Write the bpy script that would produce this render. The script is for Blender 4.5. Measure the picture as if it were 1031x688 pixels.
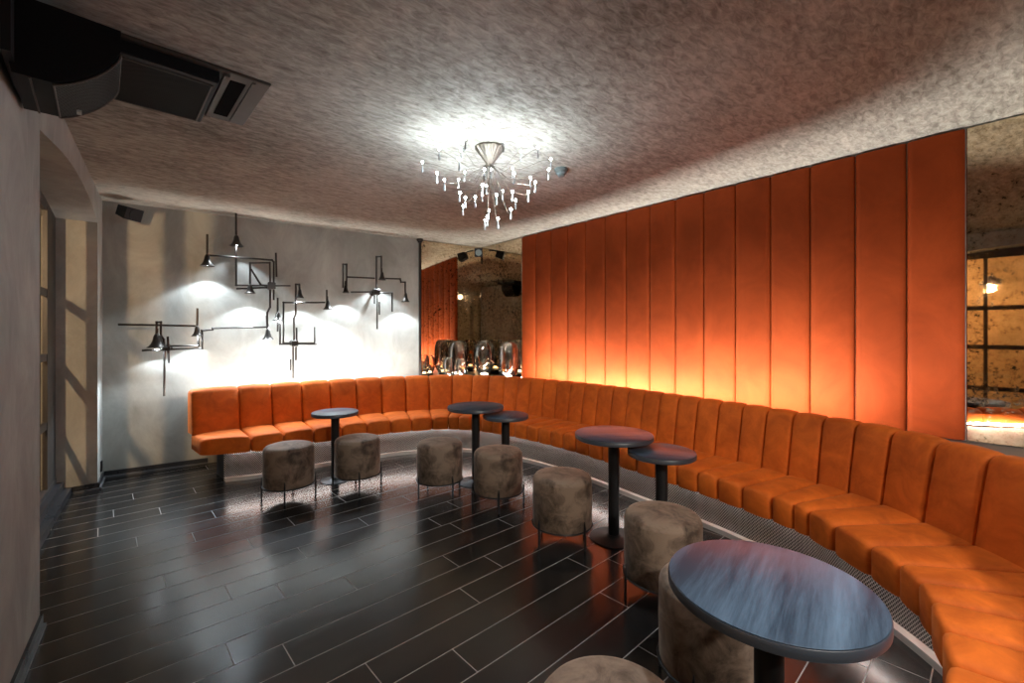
import bpy, math, random
from mathutils import Vector
random.seed(7)
PI = math.pi
for o in list(bpy.data.objects): bpy.data.objects.remove(o)
SC = bpy.context.scene
COL = SC.collection

# ------------------------------------------------------------------ camera
cd = bpy.data.cameras.new('camera'); cam = bpy.data.objects.new('camera', cd); COL.objects.link(cam)
cam.location = (0, 0, 1.45); cam.rotation_euler = (math.radians(90), 0, math.radians(-42.6))
cd.sensor_fit = 'HORIZONTAL'; cd.sensor_width = 36.0; cd.lens = 450 / 1031 * 36
cd.shift_y = -10 / 1031; cd.clip_start = 0.02
SC.camera = cam
# ------------------------------------------------------------------ world and exposure
wd = bpy.data.worlds.new('world'); SC.world = wd; wd.use_nodes = True
wd.node_tree.nodes['Background'].inputs[0].default_value = (0.35, 0.4, 0.5, 1)
wd.node_tree.nodes['Background'].inputs[1].default_value = 0.03
SC.view_settings.view_transform = 'Standard'; SC.view_settings.look = 'None'
SC.view_settings.gamma = 1.0; SC.view_settings.use_curve_mapping = False
SC.view_settings.exposure = 0.58
# ------------------------------------------------------------------ light levels
P_BELL = 20.0; P_BULB = 3.7; P_LED_R = 84.0; P_LED_B = 62.0; P_STREET = 250.0; P_FILL_DOWN = 55.0; P_FILL_SPOT = 165.0
E_SEAT_LED = 14.0; E_BULB = 40.0
C_BELL = (0.78, 0.89, 1.0); C_BULB = (0.80, 0.91, 1.0); C_LED = (1.0, 0.965, 0.92); C_STREET = (1.0, 0.66, 0.36); C_FILL_DOWN = (0.92, 0.96, 1.0); C_FILL_SPOT = (1.0, 0.90, 0.78)

def light(name, kind, loc, power, col, size=0.02, **k):
    l = bpy.data.lights.new(name, kind); l.energy = power; l.color = col
    if kind in ('POINT', 'SPOT'): l.shadow_soft_size = size
    o = bpy.data.objects.new(name, l); COL.objects.link(o); o.location = loc
    for a, v in k.items(): setattr(l, a, v)
    return o

def strip_light(name, a, b, z, power, tilt=0.0):
    # long thin LED strip between two plan points, shining up
    l = bpy.data.lights.new(name, 'AREA'); l.shape = 'RECTANGLE'; l.energy = power; l.color = C_LED
    L = math.hypot(b[0]-a[0], b[1]-a[1]); l.size = L; l.size_y = 0.02; l.spread = math.radians(165)
    o = bpy.data.objects.new(name, l); COL.objects.link(o)
    o.location = ((a[0]+b[0])/2, (a[1]+b[1])/2, z)
    # leans a little away from the seats, towards the wall
    t = Vector((b[0]-a[0], b[1]-a[1], 0)).normalized(); up = Vector((-t.y, t.x, 0))*math.sin(tilt)+Vector((0, 0, math.cos(tilt)))
    from mathutils import Matrix
    zz = -up; yy = zz.cross(t); o.rotation_euler = Matrix((t, yy, zz)).transposed().to_euler()
    return o
# pipe lamps: points along the wall (metres from its left end, height)
WL={"A":{"pipes":[[[0.126,1.52],[0.743,1.509]],[[0.42,1.39],[0.42,1.545],[0.455,1.546],[0.455,1.41],[0.479,1.369],[0.479,1.278]],[[0.305,1.262],[0.503,1.267]],[[0.531,1.3],[0.767,1.3],[0.767,1.429]],[[0.531,1.267],[0.799,1.271],[0.799,1.461],[0.891,1.471],[0.891,1.487],[1.397,1.501]],[[0.759,1.696],[0.757,1.492]],[[0.483,1.268],[0.483,0.792]],[[0.511,1.399],[0.519,1.125]]],"bells":[[0.427,1.289,0.089,0.141],[0.756,1.403,0.054,0.105]],"box":[0.506,1.277,0.025]},"B":{"pipes":[[[1.106,2.759],[1.106,2.475]],[[1.106,2.399],[1.106,1.959],[1.646,1.983]],[[0.844,2.265],[1.455,2.267],[1.473,2.246],[1.473,1.809]],[[0.844,2.487],[0.844,2.254]],[[1.495,2.354],[1.502,2.077]],[[1.238,1.971],[1.238,2.214],[1.432,2.234],[1.437,1.982]],[[1.248,2.149],[1.35,1.966]],[[1.106,1.921],[1.427,1.952]],[[1.437,1.948],[1.437,1.729],[1.407,1.664],[1.407,1.461]],[[1.407,1.502],[1.402,1.63]]],"bells":[[1.109,2.388,0.071,0.12],[0.844,2.148,0.069,0.127],[1.238,1.876,0.057,0.1],[1.413,1.36,0.063,0.124]],"box":[1.45,1.972,0.04]},"C":{"pipes":[[[1.514,1.838],[1.514,1.667]],[[1.514,1.587],[1.514,1.45]],[[1.538,1.545],[1.538,1.306],[1.934,1.299]],[[2.027,1.804],[1.573,1.787],[1.573,1.318],[1.673,1.311]],[[2.046,1.958],[2.046,1.813]],[[1.743,1.942],[1.741,2.006],[1.703,2.004],[1.703,1.66],[1.684,1.601],[1.684,1.334]],[[1.712,1.497],[1.712,1.333]],[[1.91,1.51],[1.91,1.312],[1.705,1.315]],[[1.675,1.287],[1.675,0.904]],[[1.705,1.287],[1.705,1.112]],[[1.649,1.13],[1.649,0.998]]],"bells":[[1.514,1.576,0.058,0.103],[1.744,1.848,0.049,0.105],[2.054,1.72,0.056,0.109]],"box":[1.69,1.31,0.035]},"D":{"pipes":[[[2.237,1.993],[2.237,2.284],[2.28,2.287],[2.28,1.995]],[[2.286,2.132],[2.633,2.139]],[[2.654,1.99],[2.654,2.418],[2.718,2.428],[2.718,2.2]],[[2.718,2.145],[2.973,2.153],[2.983,2.11],[3.042,2.113],[3.042,1.944]],[[2.679,1.953],[2.862,1.962],[2.862,1.712]],[[2.329,1.944],[2.628,1.963]],[[2.663,1.939],[2.663,1.482]],[[2.628,1.937],[2.628,1.809]],[[2.692,1.837],[2.692,1.669]]],"bells":[[2.266,1.932,0.046,0.099],[2.724,2.123,0.054,0.104],[3.042,1.85,0.056,0.12]],"box":[2.654,1.96,0.039]}}
BULBS=[(1.635,2.201,2.628),(1.583,2.403,2.61),(1.796,2.464,2.68),(1.656,2.29,2.531),(1.671,2.752,2.646),(1.661,2.55,2.515),(2.068,2.789,2.68),(1.686,2.5,2.461),(2.08,2.887,2.651),(1.773,2.186,2.469),(2.18,2.603,2.68),(1.805,2.243,2.391),(2.284,2.788,2.623),(1.807,2.044,2.615),(2.109,2.205,2.68),(2.049,1.985,2.624),(2.364,2.16,2.68),(2.285,2.109,2.573),(2.279,2.475,2.68),(1.944,2.096,2.463),(2.481,2.486,2.659),(2.166,2.122,2.46),(2.039,2.814,2.523),(1.785,2.4,2.341),(1.998,2.714,2.391),(1.813,2.329,2.335),(2.229,2.773,2.55),(1.904,2.22,2.344),(2.354,2.67,2.567),(1.994,2.164,2.371),(2.351,2.514,2.461),(2.141,2.164,2.4),(2.476,2.475,2.647),(2.072,2.265,2.289),(2.19,2.642,2.377),(1.957,2.38,2.242),(2.078,2.552,2.266),(2.044,2.366,2.239)]
# ------------------------------------------------------------------ room lines
H = 2.75
BO = Vector((0.024, 6.008)); BU = Vector((0.99005, -0.14072)); BN = Vector((-0.14072, -0.99005))   # back wall: origin, along, into the room
def BW(s, off=0.0):
    p = BO + BU*s + BN*off; return (p.x, p.y)
def XL(y): return -0.221 + 0.0816*(y-3.178)        # face of the left wall
def XR(y): return 4.014 + 0.0489*(y-0.139)         # face of the padded panels
def XM(y): return XR(y) + 0.045                     # face of the right wall behind them

# LED strips behind the bench
# street lamp outside the side window, then added fill lights out of view, without fixtures
light('street_lamp', 'POINT', (-1.12, 2.2, 2.25), P_STREET, C_STREET, 0.025)
light('lantern_light', 'POINT', (-1.25, 0.60, 2.07), P_STREET*0.45, C_STREET, 0.05)
for i, (x, y) in enumerate(((1.9, -0.9), (2.9, -1.6))):
    light('fill_down', 'SPOT', (x, y, 2.70), P_FILL_DOWN if i < 2 else P_FILL_DOWN*0.5, C_FILL_DOWN, 0.05, spot_size=math.radians(112), spot_blend=0.9)  # added overhead fill behind the camera, no fixture modelled

for p, q, k in (((1.0, -2.3, 2.62), (3.0, 1.1, 0.4), 1.0), ((0.35, -1.5, 2.62), (2.2, 2.5, 0.3), 0.8)):
    o = light('fill_spot', 'SPOT', p, P_FILL_SPOT*k, C_FILL_SPOT, 0.06, spot_size=math.radians(62), spot_blend=0.9)  # added frontal fill for bench and poufs, not a lamp of the room
    o.rotation_euler = (Vector(q)-Vector(p)).to_track_quat('-Z', 'Y').to_euler()
light('table_fill', 'SPOT', (1.5, 0.15, 2.66), P_FILL_SPOT*0.5, (0.86, 0.93, 1.0), 0.04, spot_size=math.radians(62), spot_blend=0.9)  # added cool fill over the near table, no fixture above it

# ------------------------------------------------------------------ materials
def mat(name):
    m = bpy.data.materials.new(name); m.use_nodes = True
    nt = m.node_tree; b = nt.nodes['Principled BSDF']
    return m, nt, b
def N(nt, t, **k):
    n = nt.nodes.new(t)
    for a, v in k.items():
        if a.startswith('i_'):
            key = a[2:]; key = int(key) if key.isdigit() else key.replace('_', ' ')
            n.inputs[key].default_value = v
        else: setattr(n, a, v)
    return n
def ramp(nt, stops):
    n = nt.nodes.new('ShaderNodeValToRGB'); e = n.color_ramp.elements
    e[0].position, e[0].color = stops[0][0], (*stops[0][1], 1)
    e[1].position, e[1].color = stops[1][0], (*stops[1][1], 1)
    for p, c in stops[2:]:
        q = e.new(p); q.color = (*c, 1)
    return n
def plain(name, col, rough=0.5, metal=0.0, spec=0.5, **k):
    m, nt, b = mat(name)
    b.inputs['Base Color'].default_value = (*col, 1); b.inputs['Roughness'].default_value = rough
    b.inputs['Metallic'].default_value = metal; b.inputs['Specular IOR Level'].default_value = spec
    for a, v in k.items(): b.inputs[a.replace('_', ' ')].default_value = v
    # a little wear in the gloss so nothing is perfectly uniform
    tc = N(nt, 'ShaderNodeTexCoord'); no = N(nt, 'ShaderNodeTexNoise', i_Scale=9.0, i_Detail=4.0)
    nt.links.new(tc.outputs['Object'], no.inputs['Vector'])
    mr = N(nt, 'ShaderNodeMapRange'); mr.inputs[3].default_value = max(0.02, rough-0.06); mr.inputs[4].default_value = min(1, rough+0.08)
    nt.links.new(no.outputs['Fac'], mr.inputs[0]); nt.links.new(mr.outputs[0], b.inputs['Roughness'])
    return m
def emit(name, col, s):
    m, nt, b = mat(name)
    b.inputs['Base Color'].default_value = (0.8, 0.8, 0.8, 1)
    b.inputs['Emission Color'].default_value = (*col, 1); b.inputs['Emission Strength'].default_value = s
    return m
def mottled(name, dark, light_, scale, stretch=(1, 1, 1), rot=0.0, rough=0.8, bump=0.15, lo=0.3, hi=0.7, big=0.6, detail=9.0):
    m, nt, b = mat(name); L = nt.links
    tc = N(nt, 'ShaderNodeTexCoord'); mp = N(nt, 'ShaderNodeMapping'); mp.inputs['Scale'].default_value = stretch; mp.inputs['Rotation'].default_value = (0, 0, rot)
    L.new(tc.outputs['Object'], mp.inputs['Vector'])
    n1 = N(nt, 'ShaderNodeTexNoise', i_Scale=scale, i_Detail=detail, i_Roughness=0.68, i_Distortion=0.6)
    n2 = N(nt, 'ShaderNodeTexNoise', i_Scale=big, i_Detail=3.0, i_Roughness=0.5)
    L.new(mp.outputs[0], n1.inputs['Vector']); L.new(tc.outputs['Object'], n2.inputs['Vector'])
    mx = N(nt, 'ShaderNodeMath', operation='MULTIPLY_ADD'); mx.inputs[1].default_value = 0.35
    L.new(n2.outputs['Fac'], mx.inputs[0])
    sc = N(nt, 'ShaderNodeMath', operation='MULTIPLY'); sc.inputs[1].default_value = 0.65
    L.new(n1.outputs['Fac'], sc.inputs[0]); L.new(sc.outputs[0], mx.inputs[2])
    r = ramp(nt, ((lo, dark), (hi, light_)))
    L.new(mx.outputs[0], r.inputs[0]); L.new(r.outputs[0], b.inputs['Base Color'])
    b.inputs['Roughness'].default_value = rough; b.inputs['Specular IOR Level'].default_value = 0.3
    bp = N(nt, 'ShaderNodeBump', i_Strength=bump, i_Distance=0.01)
    L.new(n1.outputs['Fac'], bp.inputs['Height']); L.new(bp.outputs[0], b.inputs['Normal'])
    return m
def velvet(name, dark, light_, scale=5.0, sheen=(1, .5, .2), sw=0.5, lo=0.35, hi=0.65):
    m = mottled(name, dark, light_, scale, (1, 1, 1.0), 0, 0.72, 0.05, lo, hi, 1.8, 6.0)
    b = m.node_tree.nodes['Principled BSDF']
    b.inputs['Sheen Weight'].default_value = sw; b.inputs['Sheen Roughness'].default_value = 0.35
    b.inputs['Sheen Tint'].default_value = (*sheen, 1); b.inputs['Specular IOR Level'].default_value = 0.2
    return m

M = {}
M['plaster'] = mottled('grey_plaster', (0.205, 0.208, 0.188), (0.39, 0.396, 0.362), 3.2, (1, 1, 0.6), 0, 0.75, 0.12, 0.33, 0.68, 0.9)
M['ceiling'] = mottled('fibrous_ceiling', (0.16, 0.147, 0.120), (0.51, 0.492, 0.425), 22.0, (0.6, 1.5, 1), 0.5, 0.85, 0.35, 0.36, 0.62, 0.8)
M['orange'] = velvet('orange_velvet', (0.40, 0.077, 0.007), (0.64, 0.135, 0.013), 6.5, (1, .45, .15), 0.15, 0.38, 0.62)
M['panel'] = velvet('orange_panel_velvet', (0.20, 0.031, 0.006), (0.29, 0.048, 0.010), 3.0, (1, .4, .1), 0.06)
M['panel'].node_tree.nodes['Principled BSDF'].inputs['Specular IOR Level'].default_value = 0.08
M['taupe'] = velvet('taupe_velvet', (0.050, 0.034, 0.024), (0.205, 0.148, 0.108), 9.0, (.8, .66, .55), 0.35, 0.38, 0.56)
M['black'] = plain('black_metal', (0.010, 0.010, 0.011), 0.45, 0.0, 0.35)
M['iron'] = plain('dark_iron', (0.055, 0.05, 0.045), 0.36, 0.85)
M['black_plastic'] = plain('black_plastic', (0.008, 0.009, 0.011), 0.5, 0.0, 0.2)
M['matte_black'] = plain('matte_black', (0.006, 0.006, 0.006), 0.9, 0.0, 0.05)
M['bronze'] = plain('bronze_frame', (0.070, 0.056, 0.046), 0.5, 0.2)
M['steel'] = plain('brushed_steel', (0.50, 0.47, 0.43), 0.3, 1.0)
M['canopy'] = plain('aged_nickel', (0.17, 0.145, 0.115), 0.35, 1.0)
M['crystal'] = plain('crystal', (0.30, 0.30, 0.29), 0.12, 0.0, 0.8)
M['trim'] = plain('pale_metal_trim', (0.70, 0.68, 0.64), 0.42, 0.35)
M['skirting'] = plain('black_skirting', (0.020, 0.020, 0.022), 0.28)
M['skirting_bead'] = plain('grey_bead', (0.075, 0.08, 0.085), 0.35)
M['window_frame'] = plain('dark_window_frame', (0.030, 0.027, 0.025), 0.4)
M['ledge'] = plain('dark_grey_ledge', (0.10, 0.10, 0.105), 0.4)
M['detector'] = plain('grey_green_plastic', (0.13, 0.16, 0.155), 0.45)
M['bulb'] = emit('lit_bulb', C_BULB, E_BULB)
M['bell_bulb'] = emit('lit_bell_bulb', C_BELL, 25.0)
M['seat_led'] = emit('led_strip_lit', C_LED, E_SEAT_LED)
M['glow'] = emit('small_lamp_glow', (1.0, 0.86, 0.66), 14.0)
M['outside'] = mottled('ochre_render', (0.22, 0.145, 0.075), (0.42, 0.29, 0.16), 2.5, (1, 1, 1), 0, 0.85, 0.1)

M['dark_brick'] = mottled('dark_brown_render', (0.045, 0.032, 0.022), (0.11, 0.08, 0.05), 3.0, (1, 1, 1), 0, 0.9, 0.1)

def glass(name, tint=(1, 1, 1), k=0.75):
    m, nt, b = mat(name); L = nt.links
    tr = N(nt, 'ShaderNodeBsdfTransparent'); tr.inputs[0].default_value = (*tint, 1)
    gl = N(nt, 'ShaderNodeBsdfGlossy'); gl.inputs['Roughness'].default_value = 0.03
    lw = N(nt, 'ShaderNodeLayerWeight'); lw.inputs[0].default_value = 0.35
    no = N(nt, 'ShaderNodeTexNoise', i_Scale=3.0)
    mth = N(nt, 'ShaderNodeMath', operation='MULTIPLY_ADD'); mth.inputs[1].default_value = 0.75; mth.inputs[2].default_value = 0.05
    L.new(lw.outputs['Fresnel'], mth.inputs[0])
    mx = N(nt, 'ShaderNodeMixShader'); L.new(mth.outputs[0], mx.inputs[0]); L.new(tr.outputs[0], mx.inputs[1]); L.new(gl.outputs[0], mx.inputs[2])
    L.new(mx.outputs[0], nt.nodes['Material Output'].inputs[0])
    mth.inputs[1].default_value = k
    return m
M['glass'] = glass('clear_glass', (0.94, 0.93, 0.90))
M['pane'] = glass('window_glass', (0.96, 0.96, 0.96), k=0.06)
M['silver'] = plain('silvered_glass', (0.85, 0.83, 0.80), 0.06, 1.0)

def antique():
    m, nt, b = mat('antique_mirror'); L = nt.links
    tc = N(nt, 'ShaderNodeTexCoord')
    n1 = N(nt, 'ShaderNodeTexNoise', i_Scale=26.0, i_Detail=6.0, i_Roughness=0.75)
    n2 = N(nt, 'ShaderNodeTexNoise', i_Scale=2.2, i_Detail=4.0)
    for n in (n1, n2): L.new(tc.outputs['Object'], n.inputs['Vector'])
    ad = N(nt, 'ShaderNodeMath', operation='MULTIPLY_ADD'); ad.inputs[1].default_value = 0.35
    L.new(n2.outputs['Fac'], ad.inputs[0]); L.new(n1.outputs['Fac'], ad.inputs[2])
    r = ramp(nt, ((0.40, (0.78, 0.68, 0.53)), (0.70, (0.64, 0.52, 0.37)), (0.785, (0.46, 0.36, 0.24)), (0.825, (0.035, 0.026, 0.018))))
    L.new(ad.outputs[0], r.inputs[0]); L.new(r.outputs[0], b.inputs['Base Color'])
    b.inputs['Metallic'].default_value = 1.0
    mr = N(nt, 'ShaderNodeMapRange'); mr.inputs[1].default_value = 0.74; mr.inputs[2].default_value = 0.98; mr.inputs[3].default_value = 0.02; mr.inputs[4].default_value = 0.35
    L.new(ad.outputs[0], mr.inputs[0]); L.new(mr.outputs[0], b.inputs['Roughness'])
    return m
M['mirror'] = antique()

def plank_mat():
    m, nt, b = mat('dark_oak_planks'); L = nt.links
    tc = N(nt, 'ShaderNodeTexCoord'); geo = N(nt, 'ShaderNodeNewGeometry')
    mp = N(nt, 'ShaderNodeMapping'); mp.inputs['Scale'].default_value = (1.2, 14, 1)
    off = N(nt, 'ShaderNodeVectorMath', operation='ADD'); mul = N(nt, 'ShaderNodeMath', operation='MULTIPLY'); mul.inputs[1].default_value = 37.0
    L.new(geo.outputs['Random Per Island'], mul.inputs[0]); L.new(tc.outputs['Object'], off.inputs[0]); L.new(mul.outputs[0], off.inputs[1])
    L.new(off.outputs[0], mp.inputs['Vector'])
    n = N(nt, 'ShaderNodeTexNoise', i_Scale=2.6, i_Detail=8.0, i_Roughness=0.65, i_Distortion=0.8)
    L.new(mp.outputs[0], n.inputs['Vector'])
    r = ramp(nt, ((0.3, (0.0035, 0.0034, 0.0036)), (0.72, (0.013, 0.0118, 0.0112))))
    L.new(n.outputs['Fac'], r.inputs[0])
    hv = N(nt, 'ShaderNodeHueSaturation'); mr0 = N(nt, 'ShaderNodeMapRange'); mr0.inputs[3].default_value = 0.7; mr0.inputs[4].default_value = 1.35
    L.new(geo.outputs['Random Per Island'], mr0.inputs[0]); L.new(mr0.outputs[0], hv.inputs['Value']); L.new(r.outputs[0], hv.inputs['Color'])
    L.new(hv.outputs[0], b.inputs['Base Color'])
    nb0 = N(nt, 'ShaderNodeTexNoise', i_Scale=1.1, i_Detail=2.5, i_Roughness=0.5); L.new(mp.outputs[0], nb0.inputs['Vector'])
    mr = N(nt, 'ShaderNodeMapRange'); mr.inputs[3].default_value = 0.15; mr.inputs[4].default_value = 0.27
    L.new(nb0.outputs['Fac'], mr.inputs[0]); L.new(mr.outputs[0], b.inputs['Roughness'])
    nb_ = N(nt, 'ShaderNodeTexNoise', i_Scale=1.3, i_Detail=2.0, i_Roughness=0.4); L.new(mp.outputs[0], nb_.inputs['Vector'])
    bp = N(nt, 'ShaderNodeBump', i_Strength=0.018, i_Distance=0.004); L.new(nb_.outputs['Fac'], bp.inputs['Height']); L.new(bp.outputs[0], b.inputs['Normal'])
    b.inputs['Specular IOR Level'].default_value = 0.75
    return m
M['plank'] = plank_mat()
M['grout'] = plain('pale_joint', (0.30, 0.285, 0.265), 0.7)

def wood_top():
    m, nt, b = mat('blue_grey_wood_top'); L = nt.links
    tc = N(nt, 'ShaderNodeTexCoord'); mp = N(nt, 'ShaderNodeMapping'); mp.inputs['Scale'].default_value = (22, 1.6, 1); mp.inputs['Rotation'].default_value = (0, 0, math.radians(32))
    L.new(tc.outputs['Object'], mp.inputs['Vector'])
    n = N(nt, 'ShaderNodeTexNoise', i_Scale=3.2, i_Detail=10.0, i_Roughness=0.75, i_Distortion=0.3); L.new(mp.outputs[0], n.inputs['Vector'])
    n2 = N(nt, 'ShaderNodeTexNoise', i_Scale=0.35, i_Detail=3.0); L.new(mp.outputs[0], n2.inputs['Vector'])
    ad = N(nt, 'ShaderNodeMath', operation='MULTIPLY_ADD'); ad.inputs[1].default_value = 0.9; L.new(n2.outputs['Fac'], ad.inputs[0])
    sb = N(nt, 'ShaderNodeMath', operation='MULTIPLY_ADD'); sb.inputs[1].default_value = 0.5; sb.inputs[2].default_value = -0.2
    L.new(n.outputs['Fac'], sb.inputs[0]); L.new(sb.outputs[0], ad.inputs[2])
    r = ramp(nt, ((0.34, (0.022, 0.034, 0.052)), (0.66, (0.10, 0.150, 0.21)))); L.new(ad.outputs[0], r.inputs[0]); L.new(r.outputs[0], b.inputs['Base Color'])
    b.inputs['Roughness'].default_value = 0.33; b.inputs['Specular IOR Level'].default_value = 0.22
    bp = N(nt, 'ShaderNodeBump', i_Strength=0.1, i_Distance=0.002); L.new(n.outputs['Fac'], bp.inputs['Height']); L.new(bp.outputs[0], b.inputs['Normal'])
    return m
M['top'] = wood_top()
M['top_edge'] = plain('dark_table_edge', (0.034, 0.042, 0.055), 0.35)

def mesh_metal(name, dark, lite, fu, fv, metal=0.5):
    # woven wire mesh: diagonal weave from the UVs (metres)
    m, nt, b = mat(name); L = nt.links
    uv = N(nt, 'ShaderNodeUVMap'); sp = N(nt, 'ShaderNodeSeparateXYZ'); L.new(uv.outputs[0], sp.inputs[0])
    def wave(a, c):
        s = N(nt, 'ShaderNodeMath', operation='MULTIPLY'); s.inputs[1].default_value = a; L.new(sp.outputs[0], s.inputs[0])
        t = N(nt, 'ShaderNodeMath', operation='MULTIPLY_ADD'); t.inputs[1].default_value = c; L.new(sp.outputs[1], t.inputs[0]); L.new(s.outputs[0], t.inputs[2])
        q = N(nt, 'ShaderNodeMath', operation='SINE'); L.new(t.outputs[0], q.inputs[0]); return q
    a = wave(fu, fv); c = wave(fu, -fv)
    mx = N(nt, 'ShaderNodeMath', operation='MAXIMUM'); L.new(a.outputs[0], mx.inputs[0]); L.new(c.outputs[0], mx.inputs[1])
    r = ramp(nt, ((0.35, dark), (0.95, lite))); L.new(mx.outputs[0], r.inputs[0]); L.new(r.outputs[0], b.inputs['Base Color'])
    b.inputs['Metallic'].default_value = metal; b.inputs['Roughness'].default_value = 0.42; b.inputs['Specular IOR Level'].default_value = 0.06
    bp = N(nt, 'ShaderNodeBump', i_Strength=0.6, i_Distance=0.006); L.new(mx.outputs[0], bp.inputs['Height']); L.new(bp.outputs[0], b.inputs['Normal'])
    return m
M['mesh'] = mesh_metal('wire_mesh', (0.02, 0.02, 0.02), (0.50, 0.49, 0.47), 2*PI/0.019, 2*PI/0.022)
M['grille'] = mesh_metal('speaker_grille', (0.005, 0.005, 0.005), (0.05, 0.048, 0.045), 2*PI/0.016, 2*PI/0.014, 0.1)
M['vent_mesh'] = mesh_metal('vent_mesh', (0.004, 0.004, 0.004), (0.018, 0.017, 0.016), 2*PI/0.014, 2*PI/0.014, 0.0)

# ------------------------------------------------------------------ mesh helpers
ORG = {}
class MB:
    def __init__(s): s.v = []; s.f = []; s.mi = []; s.uv = {}
    def add(s, vs, fs, m=0):
        n = len(s.v); s.v += [tuple(p) for p in vs]; s.f += [[n+i for i in f] for f in fs]; s.mi += [m]*len(fs); return n
    def box(s, x0, x1, y0, y1, z0, z1, m=0, bev=0.0):
        return s.prism([(x0, y0), (x1, y0), (x1, y1), (x0, y1)], z0, z1, m, bev)
    def prism(s, pts, z0, z1, m=0, bev=0.0):
        # vertical prism from a counter-clockwise plan polygon, optional chamfer top and bottom
        n = len(pts)
        if bev:
            c = Vector((sum(p[0] for p in pts)/n, sum(p[1] for p in pts)/n))
            def ins(p):
                d = c-Vector(p); L = d.length; return tuple(Vector(p)+d*(min(bev*1.4, L*0.5)/L))
            rings = [([ins(p) for p in pts], z0), (pts, z0+bev), (pts, z1-bev), ([ins(p) for p in pts], z1)]
        else: rings = [(pts, z0), (pts, z1)]
        vs = [(p[0], p[1], z) for r, z in rings for p in r]; fs = []
        for k in range(len(rings)-1):
            for i in range(n):
                j = (i+1) % n; fs.append([k*n+i, k*n+j, (k+1)*n+j, (k+1)*n+i])
        fs.append(list(range(n))[::-1]); fs.append([(len(rings)-1)*n+i for i in range(n)])
        return s.add(vs, fs, m)
    def extr(s, pts3, vec, m=0):
        # extrude a planar 3-D polygon by a vector
        n = len(pts3); v = Vector(vec)
        vs = [tuple(Vector(p)) for p in pts3] + [tuple(Vector(p)+v) for p in pts3]
        fs = [list(range(n)), [n+i for i in range(n)][::-1]]
        for i in range(n):
            j = (i+1) % n; fs.append([j, i, n+i, n+j])
        return s.add(vs, fs, m)
    def tube(s, path, r, n=8, m=0, caps=True):
        P = [Vector(p) for p in path]; rr = r if isinstance(r, (list, tuple)) else [r]*len(P)
        T = []
        for i in range(len(P)):
            a = P[i]-P[i-1] if i else P[1]-P[0]; b = P[i+1]-P[i] if i < len(P)-1 else a
            t = a.normalized()+b.normalized(); T.append(t.normalized() if t.length > 1e-6 else a.normalized())
        u = T[0].orthogonal().normalized(); vs = []; fs = []
        for i in range(len(P)):
            u = u-T[i]*u.dot(T[i]); u.normalize(); w = T[i].cross(u)
            k = 1.0
            if 0 < i < len(P)-1:
                c = (P[i]-P[i-1]).normalized().dot(T[i]); k = min(1.6, 1/max(0.3, c))
            for q in range(n):
                a = 2*PI*q/n; vs.append(tuple(P[i]+(u*math.cos(a)+w*math.sin(a))*rr[i]*k))
        for i in range(len(P)-1):
            for q in range(n):
                j = (q+1) % n; fs.append([i*n+q, i*n+j, (i+1)*n+j, (i+1)*n+q])
        if caps: fs.append(list(range(n))[::-1]); fs.append([(len(P)-1)*n+q for q in range(n)])
        return s.add(vs, fs, m)
    def lathe(s, c, prof, n=32, m=0, axis=None):
        # prof: (radius, height) list; axis: direction of the height (default up)
        c = Vector(c); ax = Vector(axis).normalized() if axis else Vector((0, 0, 1))
        u = ax.orthogonal().normalized() if axis else Vector((1, 0, 0)); w = ax.cross(u)
        vs = []; fs = []; idx = []
        for r, h in prof:
            if r < 1e-5: idx.append([len(vs)]); vs.append(tuple(c+ax*h))
            else:
                b = len(vs); idx.append(list(range(b, b+n)))
                for q in range(n):
                    a = 2*PI*q/n; vs.append(tuple(c+ax*h+(u*math.cos(a)+w*math.sin(a))*r))
        for A, B in zip(idx, idx[1:]):
            for q in range(n):
                j = (q+1) % n
                if len(A) == 1 and len(B) == 1: continue
                if len(A) == 1: fs.append([A[0], B[j], B[q]])
                elif len(B) == 1: fs.append([A[q], A[j], B[0]])
                else: fs.append([A[q], A[j], B[j], B[q]])
        return s.add(vs, fs, m)
    def loft(s, rings, m=0, caps=True, closed=True):
        n = len(rings[0]); vs = [p for r in rings for p in r]; fs = []
        for k in range(len(rings)-1):
            for i in range(n if closed else n-1):
                j = (i+1) % n; fs.append([k*n+i, k*n+j, (k+1)*n+j, (k+1)*n+i])
        if caps: fs.append(list(range(n))[::-1]); fs.append([(len(rings)-1)*n+i for i in range(n)])
        return s.add(vs, fs, m)
    def build(s, name, mats, parent=None, smooth=True, uv=None, angle=40, origin=None):
        if not isinstance(mats, (list, tuple)): mats = [mats]
        org = ORG[parent.name] if parent else Vector(origin or (0, 0, 0))
        me = bpy.data.meshes.new(name)
        me.from_pydata([tuple(Vector(p)-org) for p in s.v], [], s.f)
        for m in mats: me.materials.append(m)
        me.polygons.foreach_set('material_index', s.mi)
        if uv:
            L = me.uv_layers.new(name='UVMap')
            for lp in me.loops: L.data[lp.index].uv = uv[lp.vertex_index]
        import bmesh
        bm = bmesh.new(); bm.from_mesh(me); bmesh.ops.recalc_face_normals(bm, faces=bm.faces); bm.to_mesh(me); bm.free()
        if smooth:
            me.polygons.foreach_set('use_smooth', [True]*len(me.polygons)); me.set_sharp_from_angle(angle=math.radians(angle))
        o = bpy.data.objects.new(name, me); COL.objects.link(o)
        if parent: o.parent = parent
        else: o.location = org
        ORG[o.name] = org.copy()
        return o
def tag(o, label=None, cat=None, group=None, kind=None):
    if label: o['label'] = label
    if cat: o['category'] = cat
    if group: o['group'] = group
    if kind: o['kind'] = kind
    return o
def thing(name, loc, label, cat, group=None):
    o = bpy.data.objects.new(name, None); COL.objects.link(o); o.location = loc; o.empty_display_size = 0.1
    ORG[o.name] = Vector(loc); return tag(o, label, cat, group)
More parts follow.
